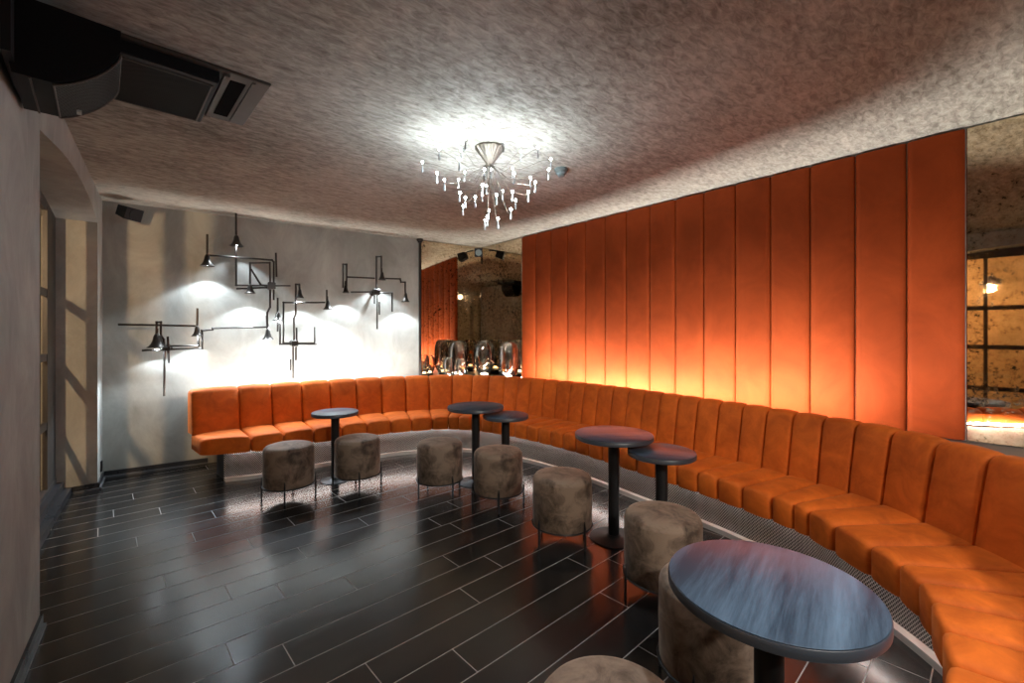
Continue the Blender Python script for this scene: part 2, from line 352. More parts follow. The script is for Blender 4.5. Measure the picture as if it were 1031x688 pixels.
def struct(name, mb, m, parent=None, **k):
    o = mb.build(name, m, parent, **k); o['kind'] = 'structure'; return o
def copy_tree(o, parent=None):
    c = o.copy(); COL.objects.link(c); c.parent = parent
    for ch in list(o.children): copy_tree(ch, c)
    return c
def catmull(pts, per=12):
    P = [Vector(p) for p in pts]; P = [P[0]*2-P[1]]+P+[P[-1]*2-P[-2]]; out = []
    for i in range(1, len(P)-2):
        for k in range(per):
            t = k/per
            out.append(0.5*((2*P[i])+(P[i+1]-P[i-1])*t+(2*P[i-1]-5*P[i]+4*P[i+1]-P[i+2])*t*t+(3*P[i]-P[i-1]-3*P[i+1]+P[i+2])*t**3))
    out.append(P[-2]); return out

# ================================================================== SETTING
# floor: individual planks over pale joints
mb = MB(); mb.box(-2.2, 4.5, -3.1, 6.3, -0.06, -0.0006, 1)
anchors = {0: 2.04, 1: 1.18, 2: 2.20, 3: 1.49, 5: 1.626, 6: 1.06, 7: 1.94, 8: 0.52, 11: 0.752}
rw = 0.187
for k in range(-24, 27):
    y0 = 1.312+rw*k+0.0025; y1 = y0+rw-0.005
    if y0 < -3.1 or y1 > 6.3: continue
    a = anchors.get(k, random.uniform(0, 1.2)); xs = [a]
    while xs[-1] < 4.4: xs.append(xs[-1]+random.choice((1.05, 1.2, 1.2, 1.35)))
    while xs[0] > -0.55: xs.insert(0, xs[0]-random.choice((1.05, 1.2, 1.2, 1.35)))
    for x0, x1 in zip(xs, xs[1:]):
        x0 = max(x0, -0.6); x1 = min(x1, 4.45)
        if x1-x0 > 0.02: mb.add([(x0+.0022, y0, 0), (x1-.0022, y0, 0), (x1-.0022, y1, 0), (x0+.0022, y1, 0)], [[0, 1, 2, 3]], 0)
struct('floor', mb, [M['plank'], M['grout']], smooth=False)
mb = MB(); mb.box(-0.9, 4.6, -3.1, 6.3, H, H+0.12); struct('ceiling', mb, M['ceiling'], smooth=False)

mb = MB(); a, b = BW(-0.75), BW(4.75); c, d = BW(4.75, -0.15), BW(-0.75, -0.15)
mb.prism([a, b, c, d], 0, H); struct('wall_back', mb, M['plaster'], smooth=False)
mb = MB(); mb.prism([(XM(-3.1), -3.1), (XM(-3.1)+.15, -3.1), (XM(5.5)+.15, 5.5), (XM(5.5), 5.5)], 0, H); struct('wall_right', mb, M['plaster'], smooth=False)
mb = MB(); mb.box(-0.9, 4.3, -3.2, -3.05, 0, H); struct('wall_rear', mb, M['plaster'], smooth=False)

# left wall with two arched recesses
mb = MB(); D = 0.36
def lw(y0, y1, z0, z1): mb.prism([(XL(y0), y0), (XL(y1), y1), (XL(y1)-D, y1), (XL(y0)-D, y0)], z0, z1)
lw(-3.1, -1.6, 0, H); lw(1.2, 3.178, 0, H); lw(5.6, 6.06, 0, H)
def header(y0, y1):
    arch = [(0, 2.44), (.1, 2.475), (.22, 2.515), (.34, 2.545), (.47, 2.563), (.6, 2.563), (.72, 2.55), (.83, 2.523), (.92, 2.487), (1, 2.45)]
    pts = [(XL(y0+(y1-y0)*t), y0+(y1-y0)*t, z) for t, z in arch] + [(XL(y1), y1, H), (XL(y0), y0, H)]
    mb.extr(pts, (-D, 0, 0))
header(3.178, 5.6); header(-1.6, 1.2)
struct('wall_left', mb, M['plaster'], angle=25)
# passage outside the windows
mb = MB(); mb.box(-2.15, -2.0, -3.0, 2.7, 0, 3.4); struct('wall_outer', mb, M['outside'], smooth=False)
mb = MB(); mb.box(-2.15, -2.02, 2.7, 5.80, 0, 3.4); mb.box(-2.02, -0.40, 5.72, 5.80, 0, 3.4); struct('wall_dark_backing', mb, M['dark_brick'], smooth=False)  # dark walls added so the view through the side window stays dark

def window(n, y0, y1, posts, rails):
    w0 = 0.27
    X = lambda y, o: XL(y)-o
    def slab(mb, a, b, z0, z1, o0, o1):
        mb.prism([(X(a, o0), a), (X(b, o0), b), (X(b, o1), b), (X(a, o1), a)], z0, z1)
    mb = MB()
    for a, b in posts: slab(mb, a, b, 0.0, 2.47, w0, w0+0.03)
    for z, hgt in rails: slab(mb, y0+.005, y1-.005, z-hgt/2, z+hgt/2, w0+0.004, w0+0.026)
    slab(mb, y0+.005, y1-.005, 2.44, 2.62, w0+0.002, w0+0.03)
    slab(mb, y0+.005, y1-.005, 0.0, 0.16, w0-.005, w0+0.035)
    f = struct('window_%d' % n, mb, M['window_frame'], smooth=False)
    g = MB(); slab(g, y0+.02, y1-.02, 0.155, 2.445, w0+0.012, w0+0.018)
    struct('window_pane', g, M['pane'], f, smooth=False)
    g = MB(); slab(g, y0+.004, y1-.004, 0, 0.06, w0-0.10, w0); slab(g, y0+.004, y1-.004, 0.06, 0.12, w0-0.05, w0)
    struct('window_sill', g, M['skirting'], f, smooth=False)
window(1, 3.178, 5.6, [(3.18, 3.24), (3.57, 3.70), (4.25, 4.58), (5.25, 5.595)], [(0.68, .06), (1.24, .06), (1.77, .06)])
window(2, -1.6, 1.2, [(-1.595, -1.5), (-1.18, -1.14), (-0.8, -0.68), (-0.32, -0.28), (0.08, 0.2), (0.56, 0.60), (1.02, 1.195)], [(0.68, .06), (1.24, .06), (1.77, .06)])

# skirting
def skirt(name, a, b, n):
    # a->b along the wall, n = into the room
    mb = MB(); a = Vector(a); b = Vector(b); n = Vector(n)
    for t, z0, z1, m in ((0.012, 0, 0.062, 0), (0.024, 0, 0.016, 1)):
        q = [a, b, b+n*t, a+n*t]; mb.prism([tuple(p) for p in q], z0, z1, m)
    return struct(name, mb, [M['skirting'], M['skirting_bead']], smooth=False)
skirt('baseboard_back', BW(0.0), BW(0.85), BN)
ln = Vector((0.9967, -0.0813))
skirt('baseboard_left', (XL(1.2), 1.2), (XL(3.178), 3.178), ln)
skirt('baseboard_corner', (XL(5.6), 5.6), (XL(6.0), 6.0), ln)
skirt('baseboard_jamb', (XL(5.6)-0.26, 5.598), (XL(5.6)+0.012, 5.598), (0, -1))

# ================================================================== BENCH
back_pts = [(0.64, 5.315), (1.04, 5.345), (1.65, 5.315), (2.26, 5.235), (2.83, 5.08), (3.34, 4.80), (3.63, 4.43), (3.79, 4.0), (3.87, 3.5), (3.89, 3.05), (3.865, 2.6),
            (3.80, 2.15), (3.735, 1.75), (3.66, 1.3), (3.565, 0.935), (3.467, 0.60), (3.35, 0.385), (3.20, 0.20), (3.03, 0.005), (2.84, -0.17), (2.6, -0.31), (2.3, -0.40), (1.95, -0.455), (1.55, -0.47), (1.2, -0.475)]
dense = catmull(back_pts, 24)
cum = [0.0]
for p, q in zip(dense, dense[1:]): cum.append(cum[-1]+(q-p).length)
def at(s):
    # point and inward normal at arc length s
    s = max(0, min(s, cum[-1]-1e-4)); lo, hi = 0, len(cum)-1
    while hi-lo > 1:
        m = (lo+hi)//2
        if cum[m] <= s: lo = m
        else: hi = m
    t = (s-cum[lo])/(cum[hi]-cum[lo]); p = dense[lo].lerp(dense[hi], t)
    i0, i1 = max(0, lo-5), min(len(dense)-1, hi+5); d = (dense[i1]-dense[i0]).normalized()
    return p, Vector((d.y, -d.x))
seams = [0.0, 0.42]
for w in [0.303]*3+[0.298]*5+[0.262, 0.23, 0.225]: seams.append(seams[-1]+w)
while seams[-1] < cum[-1]-0.25:
    s = seams[-1]; y = at(s)[0].y
    seams.append(s+(0.192 if y > 0.75 else 0.21 if y > 0.45 else 0.25))
DEPTH = 0.565
def depth_at(s):
    # the free left end of the seat is rounded off
    if s >= 0.62: return DEPTH
    t = s/0.62; return 0.35+(DEPTH-0.35)*math.sin(min(1, t)*PI/2)
bench = thing('curved_bench', (3.4, 3.0, 0), 'long curved orange velvet banquette with channel tufting wrapped round the room', 'bench')
seat_prof = [(0.0, .300), (-0.016, .300), (-0.004, .303), (0.0, .312), (0.0, .438), (-0.006, .452), (-0.020, .460), (-0.15, .463), (0, .463)]
def seat(i, s0, s1):
    us = [0, .02, .06, .14, .28, .5, .72, .86, .94, .98, 1]; ins = [.055, .027, .012, .004, .001, -.002, .001, .004, .012, .027, .055]
    rings = []
    for u, e in zip(us, ins):
        g = 0.0032 if u == 0 else -0.0032 if u == 1 else 0
        s = s0+(s1-s0)*u+g; p, n = at(s); dp = depth_at(s); r = []
        for k, (t, z) in enumerate(seat_prof):
            if k == 0: tt, zz = 0.02, z+e*.3
            elif k == len(seat_prof)-1: tt, zz = 0.02, z-e*.6
            else:
                tt = dp+t-e; zz = z-(e if z > .43 else 0)+(e*.15 if z < .33 else 0)
            q = p+n*tt; r.append((q.x, q.y, zz))
        rings.append(r)
    mb = MB(); mb.loft(rings)
    return mb.build('seat_cushion', M['orange'], bench, angle=50)
back_prof = [(-.115, .45), (.085, .45), (.060, .62), (.020, .84), (.004, .868), (-.022, .882), (-.085, .882), (-.110, .868), (-.115, .84)]
def back(i, s0, s1):
    us = [0, .014, .05, .13, .28, .5, .72, .87, .95, .986, 1]; ins = [.050, .023, .010, .004, .001, -.002, .001, .004, .010, .023, .050]
    rings = []
    for u, e in zip(us, ins):
        g = 0.0032 if u == 0 else -0.0032 if u == 1 else 0
        p, n = at(s0+(s1-s0)*u+g); r = []
        for t, z in back_prof:
            tt = t-e if t > -.03 else t; zz = z-e*.7 if z > .85 else z
            q = p+n*tt; r.append((q.x, q.y, zz))
        rings.append(r)
    mb = MB(); mb.loft(rings)
    return mb.build('back_cushion', M['orange'], bench, angle=50)
for i, (s0, s1) in enumerate(zip(seams, seams[1:])):
    seat(i, s0, s1); back(i, s0, s1)
def ribbon(name, m, s0, s1, t0, t1, z0, z1, step=0.06, uv=False):
    mb = MB(); rings = []; uvs = []; n = int((s1-s0)/step)
    for k in range(n+1):
        s = s0+(s1-s0)*k/n; p, nn = at(s); dp = depth_at(s)-DEPTH
        a = p+nn*(t0+dp); b = p+nn*(t1+dp)
        rings.append([(a.x, a.y, z0), (b.x, b.y, z0), (b.x, b.y, z1), (a.x, a.y, z1)])
        uvs += [(s, z0), (s, z0), (s, z1), (s, z1)]
    mb.loft(rings); return mb.build(name, m, bench, uv=uvs if uv else None, angle=30)
send = seams[-1]
ribbon('mesh_plinth', M['mesh'], 0.22, send, 0.33, 0.36, 0.035, 0.298, uv=True)
ribbon('plinth_trim', M['trim'], 0.22, send, 0.345, 0.405, 0.0, 0.035)
ribbon('led_strip', M['seat_led'], 0.24, send-0.02, 0.372, 0.382, 0.286, 0.296)
ribbon('base_frame', M['black'], 0.23, send, 0.06, 0.325, 0.0, 0.296)
tag(bench.children[-1], 'dark base behind the mesh')

# LED strip on the back of the bench, shining up the wall
marks = [0.12, 0.8, 1.5, 2.2, 2.8, 3.3, 3.7, 4.1, 4.6, 5.2, 5.8, 6.4, 7.0, 7.6, 8.1, 8.5]
for a, b in zip(marks, marks[1:]):
    (p, n), (q, k) = at(a), at(b); o = -0.130
    strip_light('led_light', p+n*o, q+k*o, 0.772, (P_LED_R if a > 3.6 else P_LED_B)*(b-a)/4.6, math.radians(32))

# ledge behind the bench and its metal front edge
def rear(s, o=-0.135):
    p, n = at(s); q = p+n*o; return (q.x, q.y)
lead = MB(); s_list = [0.02+k*(send-0.04)/140 for k in range(141)]
inner = []
for s in s_list:
    q = rear(s)
    if q[1] > 0.05 or q[0] > 2.9: inner.append(q)
inner = [q for q in inner if q[1] > -0.4]
outer = []
for q in inner:
    # nearest wall point
    sb = max(0.3, min((Vector(q)-BO).dot(BU), 4.33)); pb = BW(sb, 0.016); db = (Vector(q)-Vector(pb)).length
    yr = max(-0.6, min(q[1]+0.0, 5.36)); pr = (XM(yr)-0.016, yr); dr = (Vector(q)-Vector(pr)).length
    outer.append((pb, pr, db, dr))
ring_o = []
cx_ = (XM(5.385)-0.016, 5.385)
for q, (pb, pr, db, dr) in zip(inner, outer):
    w = Vector(q)
    ring_o.append(pb if db*1.0 < dr else pr)
ledge = MB()
k_sw = next(i for i, (pb, pr, db, dr) in enumerate(outer) if db >= dr)
ring_o = [p for p in ring_o]
rings = []
for i, (q, p) in enumerate(zip(inner, ring_o)):
    rings.append([(q[0], q[1], 0.715), (p[0], p[1], 0.715), (p[0], p[1], 0.755), (q[0], q[1], 0.755)])
    if i == k_sw-1: rings.append([(q[0], q[1], 0.715), (cx_[0], cx_[1], 0.715), (cx_[0], cx_[1], 0.755), (q[0], q[1], 0.755)])
ledge.loft(rings)
tag(ledge.build('wall_ledge', M['ledge'], angle=30), 'dark grey ledge running behind the orange bench back', 'ledge')

# ================================================================== PADDED WALL PANEL
y_far, y_near = 4.412, 0.139
pw = thing('padded_wall_panel', (XR(2.27), 2.27, 0.76), 'tall orange velvet wall panelling of upright padded channels above the bench', 'wall panel')
NP = 15; wdt = (y_far-y_near)/NP
for i in range(NP):
    ya = y_far-wdt*i; yb = ya-wdt; mb = MB(); cols = []
    for u, e in ((0, .036), (.015, .019), (.05, .009), (.15, .003), (.5, 0), (.85, .003), (.95, .009), (.985, .019), (1, .036)):
        g = -.0025 if u == 0 else .0025 if u == 1 else 0
        y = ya+(yb-ya)*u+g; x0 = XR(y)+e; x1 = XM(y)-0.003
        cols.append([(x1, y, .758), (x0+.012, y, .758), (x0, y, .775), (x0, y, 2.722), (x0+.010, y, 2.738), (x1, y, 2.738)])
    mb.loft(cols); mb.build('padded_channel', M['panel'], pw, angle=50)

# ================================================================== MIRRORS
def mirror_slab(name, a, b, n, z0, z1, label):
    a = Vector(a); b = Vector(b); n = Vector(n).normalized(); mb = MB()
    e = 0.004; u = (b-a).normalized()
    rings = []
    for t, k in ((0.002, 0), (0.010, 0), (0.014, e)):
        p, q = a+n*t+u*k, b+n*t-u*k
        rings.append([(p.x, p.y, z0+k), (q.x, q.y, z0+k), (q.x, q.y, z1-k), (p.x, p.y, z1-k)])
    mb.loft(rings)
    return tag(mb.build(name, M['mirror'], smooth=False, origin=((a.x+b.x)/2, (a.y+b.y)/2, z0)), label, 'mirror')
RN = (-1, 0.0489)
mirror_slab('antique_mirror', BW(3.345), BW(4.330), BN, 0.757, 2.742, 'speckled antique mirror on the back wall beside the lit grey plaster')
mirror_slab('antique_mirror', (XM(4.43), 4.43), (XM(5.383), 5.383), RN, 0.757, 2.742, 'narrow speckled mirror between the room corner and the orange wall panel')
mirror_slab('antique_mirror', (XM(-1.3), -1.3), (XM(0.136), 0.136), RN, 0.757, 2.742, 'speckled antique mirror at the right edge reflecting a gridded window')
mb = MB(); p, q = BW(3.315, 0.0), BW(3.34, 0.0); p2, q2 = BW(3.315, 0.022), BW(3.34, 0.022)
mb.prism([p2, q2, q, p], 0.757, 2.745); struct('trim_1', mb, M['iron'], smooth=False)

# ================================================================== TABLES
def make_table(r, h, label):
    t = thing('pedestal_table', (0, 0, 0), label, 'table')
    m = MB(); m.lathe((0, 0, 0), [(0, h-.004), (r-.006, h-.004), (r-.006, h), (0, h)][::-1], 64)
    m = MB(); m.lathe((0, 0, 0), [(0, h-.003), (r-.005, h-.003), (r-.003, h-.001), (r-.0055, h), (0, h)], 72)
    top = m.build('table_top', M['top'], t)
    m = MB(); m.lathe((0, 0, 0), [(0, h-.034), (r-.006, h-.034), (r, h-.030), (r, h-.006), (r-.002, h-.0035), (0, h-.0035)], 72)
    m.build('edge_band', M['top_edge'], t)
    m = MB(); m.lathe((0, 0, 0), [(.038, .012), (.038, h-.045), (.10, h-.042), (.10, h-.034), (0, h-.034)], 32); m.build('pole', M['black'], t)
    rb = r*.62; m = MB(); m.lathe((0, 0, 0), [(0, 0), (rb, 0), (rb, .006), (rb-.01, .010), (.06, .014), (.042, .03), (0, .03)], 48); m.build('base_plate', M['black'], t)
    return t
def put_table(proto, x, y, rz, label):
    o = proto if proto.get('used') is None and not used.get(proto.name) else copy_tree(proto)
    used[proto.name] = True
    o.location = (x, y, 0); o.rotation_euler = (0, 0, rz); o['label'] = label
    return o
used = {}
tall = make_table(.27, .735, 'x'); low = make_table(.215, .67, 'x')
put_table(tall, 1.398, 0.441, math.radians(-80), 'round pedestal table with blue-grey wood top nearest the camera')
put_table(tall, 2.651, 1.827, 0.9, 'taller dark pedestal table in front of the middle of the long bench run')
put_table(tall, 2.656, 3.405, 1.7, 'taller dark pedestal table near the mirrored corner')
put_table(low, 2.70, 1.491, 0.4, 'lower dark pedestal table just nearer than the taller mid-bench table')
put_table(low, 2.801, 3.135, 2.2, 'lower dark pedestal table tucked beside the taller one near the mirrored corner')
put_table(low, 1.682, 4.377, 1.2, 'small pale-topped pedestal table standing alone before the back wall bench')

# ================================================================== POUFS
def make_pouf(label):
    t = thing('round_pouf', (0, 0, 0), label, 'pouf')
    r = .203; m = MB()
    m.lathe((0, 0, 0), [(0, .105), (r-.02, .105), (r-.006, .112), (r, .13), (r+.003, .28), (r+.001, .420), (r-.003, .434), (r-.007, .438), (r-.008, .441), (r-.016, .451), (r-.034, .457), (r-.10, .460), (0, .462)], 56)
    m.build('cushion', M['taupe'], t)
    m = MB(); ring = [(math.cos(2*PI*k/48)*(r+.004), math.sin(2*PI*k/48)*(r+.004), .118) for k in range(49)]
    m.tube(ring, .006, 8, caps=False); m.build('ring', M['black'], t)
    for k in range(4):
        a = PI/4+k*PI/2; x, y = math.cos(a)*(r+.012), math.sin(a)*(r+.012)
        m = MB(); m.tube([(x, y, 0), (x, y, .15), (x*.99, y*.99, .19)], [.0075, .0075, .002], 8); m.build('leg', M['black'], t)
    return t
pf = make_pouf('x')
POUFS = [(1.216, 4.217, .35, 'taupe velvet pouf farthest left, before the left end of the bench'),
         (1.776, 4.078, .45, 'taupe velvet pouf standing in front of the small pale-topped table'),
         (2.262, 3.428, .75, 'taupe velvet pouf just left of the tall table near the mirrored corner'),
         (2.461, 2.849, .1, 'brown velvet pouf with dark top in front of the lower table near the mirrored corner'),
         (2.370, 2.060, .7, 'dark-topped brown pouf alone left of the mid-bench tall table'),
         (2.269, 1.247, .2, 'taupe pouf right behind the lower mid-bench table pole, towards the camera'),
         (1.810, 0.779, .9, 'shaded brown pouf half hidden under the near blue-grey table'),
         (1.002, 0.697, .5, 'taupe pouf cut off by the bottom edge of the photo')]
for i, (x, y, rz, lab) in enumerate(POUFS):
    o = pf if i == 0 else copy_tree(pf)
    o.location = (x, y, 0); o.rotation_euler = (0, 0, rz); o['label'] = lab; o['group'] = 'taupe velvet poufs around the bench'

# ================================================================== PIPE WALL LAMPS
OFFP = 0.19
def wp(s, z, off=OFFP):
    x, y = BW(s, off); return Vector((x, y, z))
labels = {'A': 'leftmost dark pipe wall lamp with the largest bell shade, low on the grey wall',
          'B': 'dark pipe wall lamp reaching up to the ceiling, upper left of the centre',
          'C': 'central dark pipe wall lamp hanging above the orange bench backs',
          'D': 'rightmost dark pipe wall lamp next to the mirror'}
def bell_profile(R, Hh):
    o = [(R, 0), (R*.80, Hh*.10), (R*.58, Hh*.28), (R*.44, Hh*.52), (R*.36, Hh*.80), (R*.24, Hh*.95), (R*.10, Hh)]
    i = [(r-.003, h-.003) for r, h in o[::-1] if r-.003 > .004]
    return [(0, Hh)]+o[::-1]+[(R-.002, -.002)]+[(max(.002, r-.004), max(0.0, h-.004)) for r, h in o[1:-1]]+[(0, Hh*.94)]
for key, d in WL.items():
    bx = d['box']; root = thing('pipe_wall_lamp', tuple(wp(bx[0], bx[1], 0)), labels[key], 'wall lamp')
    for path in d['pipes']:
        m = MB(); P = [wp(*p) for p in path]; m.tube(P, .0105, 8)
        for p in P[1:-1]: m.lathe(tuple(p-Vector((0, 0, .013))), [(0, 0), (.009, .002), (.013, .013), (.009, .024), (0, .026)], 10)
        m.build('pipe', M['iron'], root)
    w = bx[2]; c = Vector(BW(bx[0], OFFP)); u = BU; n = BN; m = MB()
    q = [c-u*w-n*.03, c-u*w+n*.03, c+u*w+n*.03, c+u*w-n*.03]; m.prism([tuple(v) for v in q], bx[1]-w, bx[1]+w, bev=.006)
    m.build('junction_box', M['iron'], root)
    m = MB(); m.tube([wp(bx[0], bx[1], 0.002), wp(bx[0], bx[1], OFFP-.02)], .012, 10); m.lathe(tuple(wp(bx[0], bx[1], .002)), [(0, 0), (.035, 0), (.035, .006), (0, .008)], 20, axis=(BN.x, BN.y, 0))
    m.build('wall_mount', M['iron'], root)
    for (s, z, R, Hh) in d['bells']:
        p = wp(s, z, .205); m = MB(); m.lathe(tuple(p), bell_profile(R, Hh), 28); sh = m.build('lamp_shade', M['iron'], root)
        m = MB(); m.lathe(tuple(p), [(0, .004), (.012, .010), (.017, .024), (.012, .038), (0, .042)], 14); m.build('bulb', M['bell_bulb'], sh)
        m = MB(); m.tube([p+Vector((0, 0, Hh-.004)), wp(s, z+Hh+.02), wp(s, z+Hh+.05)], .009, 8); m.build('neck', M['iron'], sh)
        light('bell_light', 'SPOT', tuple(p+Vector((0, 0, 0.0))), P_BELL*(R/.06)**.6*(1.5 if key == 'A' else 1.0), C_BELL, 0.012, spot_size=math.radians(116), spot_blend=0.3)

# ================================================================== CHANDELIER
CC = (2.02, 2.43)
ch = thing('branch_chandelier', (CC[0], CC[1], H), 'sparkling branch chandelier of many small bulbs under the ceiling', 'chandelier')
m = MB(); prof = [(0, H-.135), (.012, H-.132)]
n = 40; rings = []
for r, z in ((.012, H-.132), (.055, H-.07), (.098, H-.012), (.10, H-.001)):
    rings.append([(CC[0]+math.cos(2*PI*q/n)*r*(1+.06*(q % 2)), CC[1]+math.sin(2*PI*q/n)*r*(1+.06*(q % 2)), z) for q in range(n)])
m.loft(rings); m.build('canopy', M['canopy'], ch, smooth=False)
bulb_me = None; drop_me = None
for i, (x, y, z) in enumerate(BULBS):
    tip = Vector((x, y, z)); st = Vector((CC[0]+random.uniform(-.02, .02), CC[1]+random.uniform(-.02, .02), H-.115))
    rad = Vector((x-CC[0], y-CC[1], 0)); mid = st.lerp(tip, .5)+Vector((0, 0, -.05-.04*random.random()))
    path = catmull([st, st.lerp(mid, .6), mid, tip+Vector((-rad.x*.15, -rad.y*.15, -.012)), tip+Vector((0, 0, -.008))], 4)
    m = MB(); m.tube(path, .0015, 5); m.build('arm', M['canopy'], ch)
    if bulb_me is None:
        m = MB(); m.lathe(tuple(tip), [(0, -.009), (.0055, -.007), (.0085, 0), (.0055, .009), (0, .012)], 12); o = m.build('bulb', M['bulb'], ch); bulb_me = (o.data, tip.copy())
        m = MB(); m.lathe(tuple(tip), [(0, -.075), (.006, -.070), (.0075, -.058), (.004, -.030), (.003, -.012), (0, -.010)], 8); o = m.build('crystal_drop', M['crystal'], ch); drop_me = (o.data, tip.copy())
    else:
        for nm, (me, t0) in (('bulb', bulb_me), ('crystal_drop', drop_me)):
            o = bpy.data.objects.new(nm, me); COL.objects.link(o); o.parent = ch; o.location = tip-t0
    if 2.28 < z < 2.53 and math.hypot(x-CC[0], y-CC[1]) > .12: light('bulb_light', 'POINT', (x, y, z+.0), P_BULB, C_BULB, 0.012)

# ================================================================== CEILING THINGS
# smoke detector
sd = thing('smoke_detector', (2.703, 2.36, H), 'grey-green round smoke detector on the ceiling beside the chandelier', 'smoke detector')
m = MB(); m.lathe((2.703, 2.36, 0), [(0, H), (.052, H), (.055, H-.012), (.050, H-.022), (0, H-.022)], 28); m.build('base', M['detector'], sd)
m = MB(); m.lathe((2.703, 2.36, 0), [(.045, H-.022), (.044, H-.040), (.030, H-.046), (.028, H-.058), (.018, H-.066), (0, H-.067)], 28); m.build('sensor_head', M['detector'], sd)

# ceiling vent
av = thing('ceiling_air_unit', (0.15, 2.88, H), 'dark ceiling air unit with mesh grille and bronze end slot beside the loudspeaker', 'air vent')
m = MB(); m.prism([(-.20, 2.575), (.655, 2.575), (.655, 3.19), (-.20, 3.19)], H-.016, H, bev=.004)
m.build('frame', M['bronze'], av)
m = MB(); m.prism([(-.17, 2.60), (.43, 2.60), (.43, 3.165), (-.17, 3.165)], H-.075, H-.014, bev=.006); m.build('housing', M['black_plastic'], av)
m = MB(); m.add([(-.14, 2.65, H-.0765), (.405, 2.65, H-.0765), (.405, 3.14, H-.0765), (-.14, 3.14, H-.0765)], [[0, 3, 2, 1]])
m.build('mesh_grille', M['vent_mesh'], av, uv=[(0, 0), (.545, 0), (.545, .49), (0, .49)])
m = MB()
for a in ((-.145, .41, 2.645, 2.652), (-.145, .41, 3.138, 3.145), (-.145, -.138, 2.645, 3.145), (.403, .41, 2.645, 3.145)): m.box(a[0], a[1], a[2], a[3], H-.079, H-.074)
m.build('grille_frame', M['bronze'], av, smooth=False)
m = MB(); m.prism([(.485, 2.65), (.555, 2.65), (.555, 3.12), (.485, 3.12)], H-.018, H-.012); m.build('air_slot', M['matte_black'], av, smooth=False)
m = MB(); m.prism([(.452, 2.60), (.475, 2.60), (.475, 3.165), (.452, 3.165)], H-.03, H-.014); m.prism([(.575, 2.60), (.59, 2.60), (.59, 3.165), (.575, 3.165)], H-.024, H-.014); m.build('slot_lip', M['bronze'], av, smooth=False)

# loudspeaker on the left wall, top left of the picture
ls = thing('loudspeaker', (-0.1, 2.45, 2.40), 'large black wedge loudspeaker with curved metal grille high on the left wall', 'loudspeaker')
S0, S1 = 2.45, 2.82
body = [(-.262, 2.70), (-.275, 2.60), (-.258, 2.50), (-.243, 2.404), (-.136, 2.404)]
curve = [(-.136, 2.404), (-.09, 2.426), (-.034, 2.467), (.012, 2.515), (.046, 2.565), (.058, 2.60)]
face = body+curve[1:]+[(.061, 2.69)]
m = MB(); m.extr([(x, S0, z) for x, z in face], (0, S1-S0, 0)); m.build('cabinet', M['black_plastic'], ls, angle=25)
m = MB(); g = []; uvs = []; L = 0; pr = None
cc_ = catmull([Vector((x, z)) for x, z in curve], 5)
for p in cc_:
    if pr is not None: L += (p-pr).length
    pr = p; nrm = Vector((p.x+.16, p.y-2.62)).normalized(); q = p+nrm*.006
    g.append([(q.x, S0+.012, q.y), (q.x, S1-.012, q.y)]); uvs += [(0, L), (.36, L)]
m.loft(g, caps=False, closed=False); m.build('grille', M['grille'], ls, uv=uvs)
m = MB()
for yy in (S0+.006, S1-.006): m.tube([(p.x+.004, yy, p.y-.006) for p in cc_], .004, 6)
for e in (cc_[0], cc_[-1]): m.tube([(e.x+.002, S0+.006, e.y-.005), (e.x+.002, S1-.006, e.y-.005)], .004, 6)
m.build('grille_frame', M['bronze'], ls)
m = MB(); m.box(-.20, -.194, S0-.0, S1, 2.398, 2.405); m.build('seam_strip', M['bronze'], ls, smooth=False)
m = MB(); m.box(XL(2.7)-.0, XL(2.7)+.025, 2.36, 2.90, 2.44, 2.72); m.box(-.262, -.24, 2.40, 2.45, 2.50, 2.66); m.build('wall_bracket', M['black'], ls, smooth=False)
m = MB(); mid = cc_[len(cc_)//4]; m.box(mid.x-.0, mid.x+.016, S1-.075, S1-.045, mid.y-.016, mid.y-.004); m.build('badge', M['trim'], ls, smooth=False)

def small_speaker(loc, yaw, pitch, w, hgt, dpt, label, wallpt):
    t = thing('small_loudspeaker', loc, label, 'loudspeaker')
    from mathutils import Matrix
    R = Matrix.Rotation(yaw, 3, 'Z') @ Matrix.Rotation(pitch, 3, 'X')      # local -Y is the front
    c = Vector(loc)
    def T(p): return tuple(c+R @ Vector(p))
    def bx(x0, x1, y0, y1, z0, z1, k=.8):
        m = MB(); v = [T((x*(k if y == y1 else 1), y, z*(k if y == y1 else 1))) for z in (z0, z1) for (x, y) in ((x0, y0), (x1, y0), (x1, y1), (x0, y1))]
        m.add(v, [[0, 1, 2, 3], [4, 5, 6, 7], [0, 1, 5, 4], [1, 2, 6, 5], [2, 3, 7, 6], [3, 0, 4, 7]]); return m
    bx(-w/2, w/2, -dpt/2, dpt/2, -hgt/2, hgt/2).build('cabinet', M['black_plastic'], t, smooth=False)
    m = MB(); ax = R @ Vector((0, -1, 0)); m.lathe(T((0, -dpt/2, 0)), [(min(w, hgt)*.40, .001), (min(w, hgt)*.40, .006), (min(w, hgt)*.34, .006), (min(w, hgt)*.16, .002), (0, .004)], 24, axis=tuple(ax)); m.build('speaker_cone', M['black_plastic'] if w > .14 else M['detector'], t)
    m = MB(); m.tube([T((0, dpt*.3, hgt*.3)), (Vector(wallpt)+Vector(T((0, dpt*.3, hgt*.3))))/2+Vector((0, 0, .01)), wallpt], .010, 8); m.build('bracket', M['black'], t)
    return t
small_speaker((0.20, 5.74, 2.61), math.radians(38), math.radians(20), .165, .12, .13, 'small black loudspeaker in the left back corner under the ceiling', (0.12, 5.98, 2.66))
small_speaker((4.09, 5.17, 2.62), math.radians(-42), math.radians(18), .115, .125, .12, 'small dark loudspeaker in the mirrored corner under the ceiling', (4.20, 5.32, 2.70))
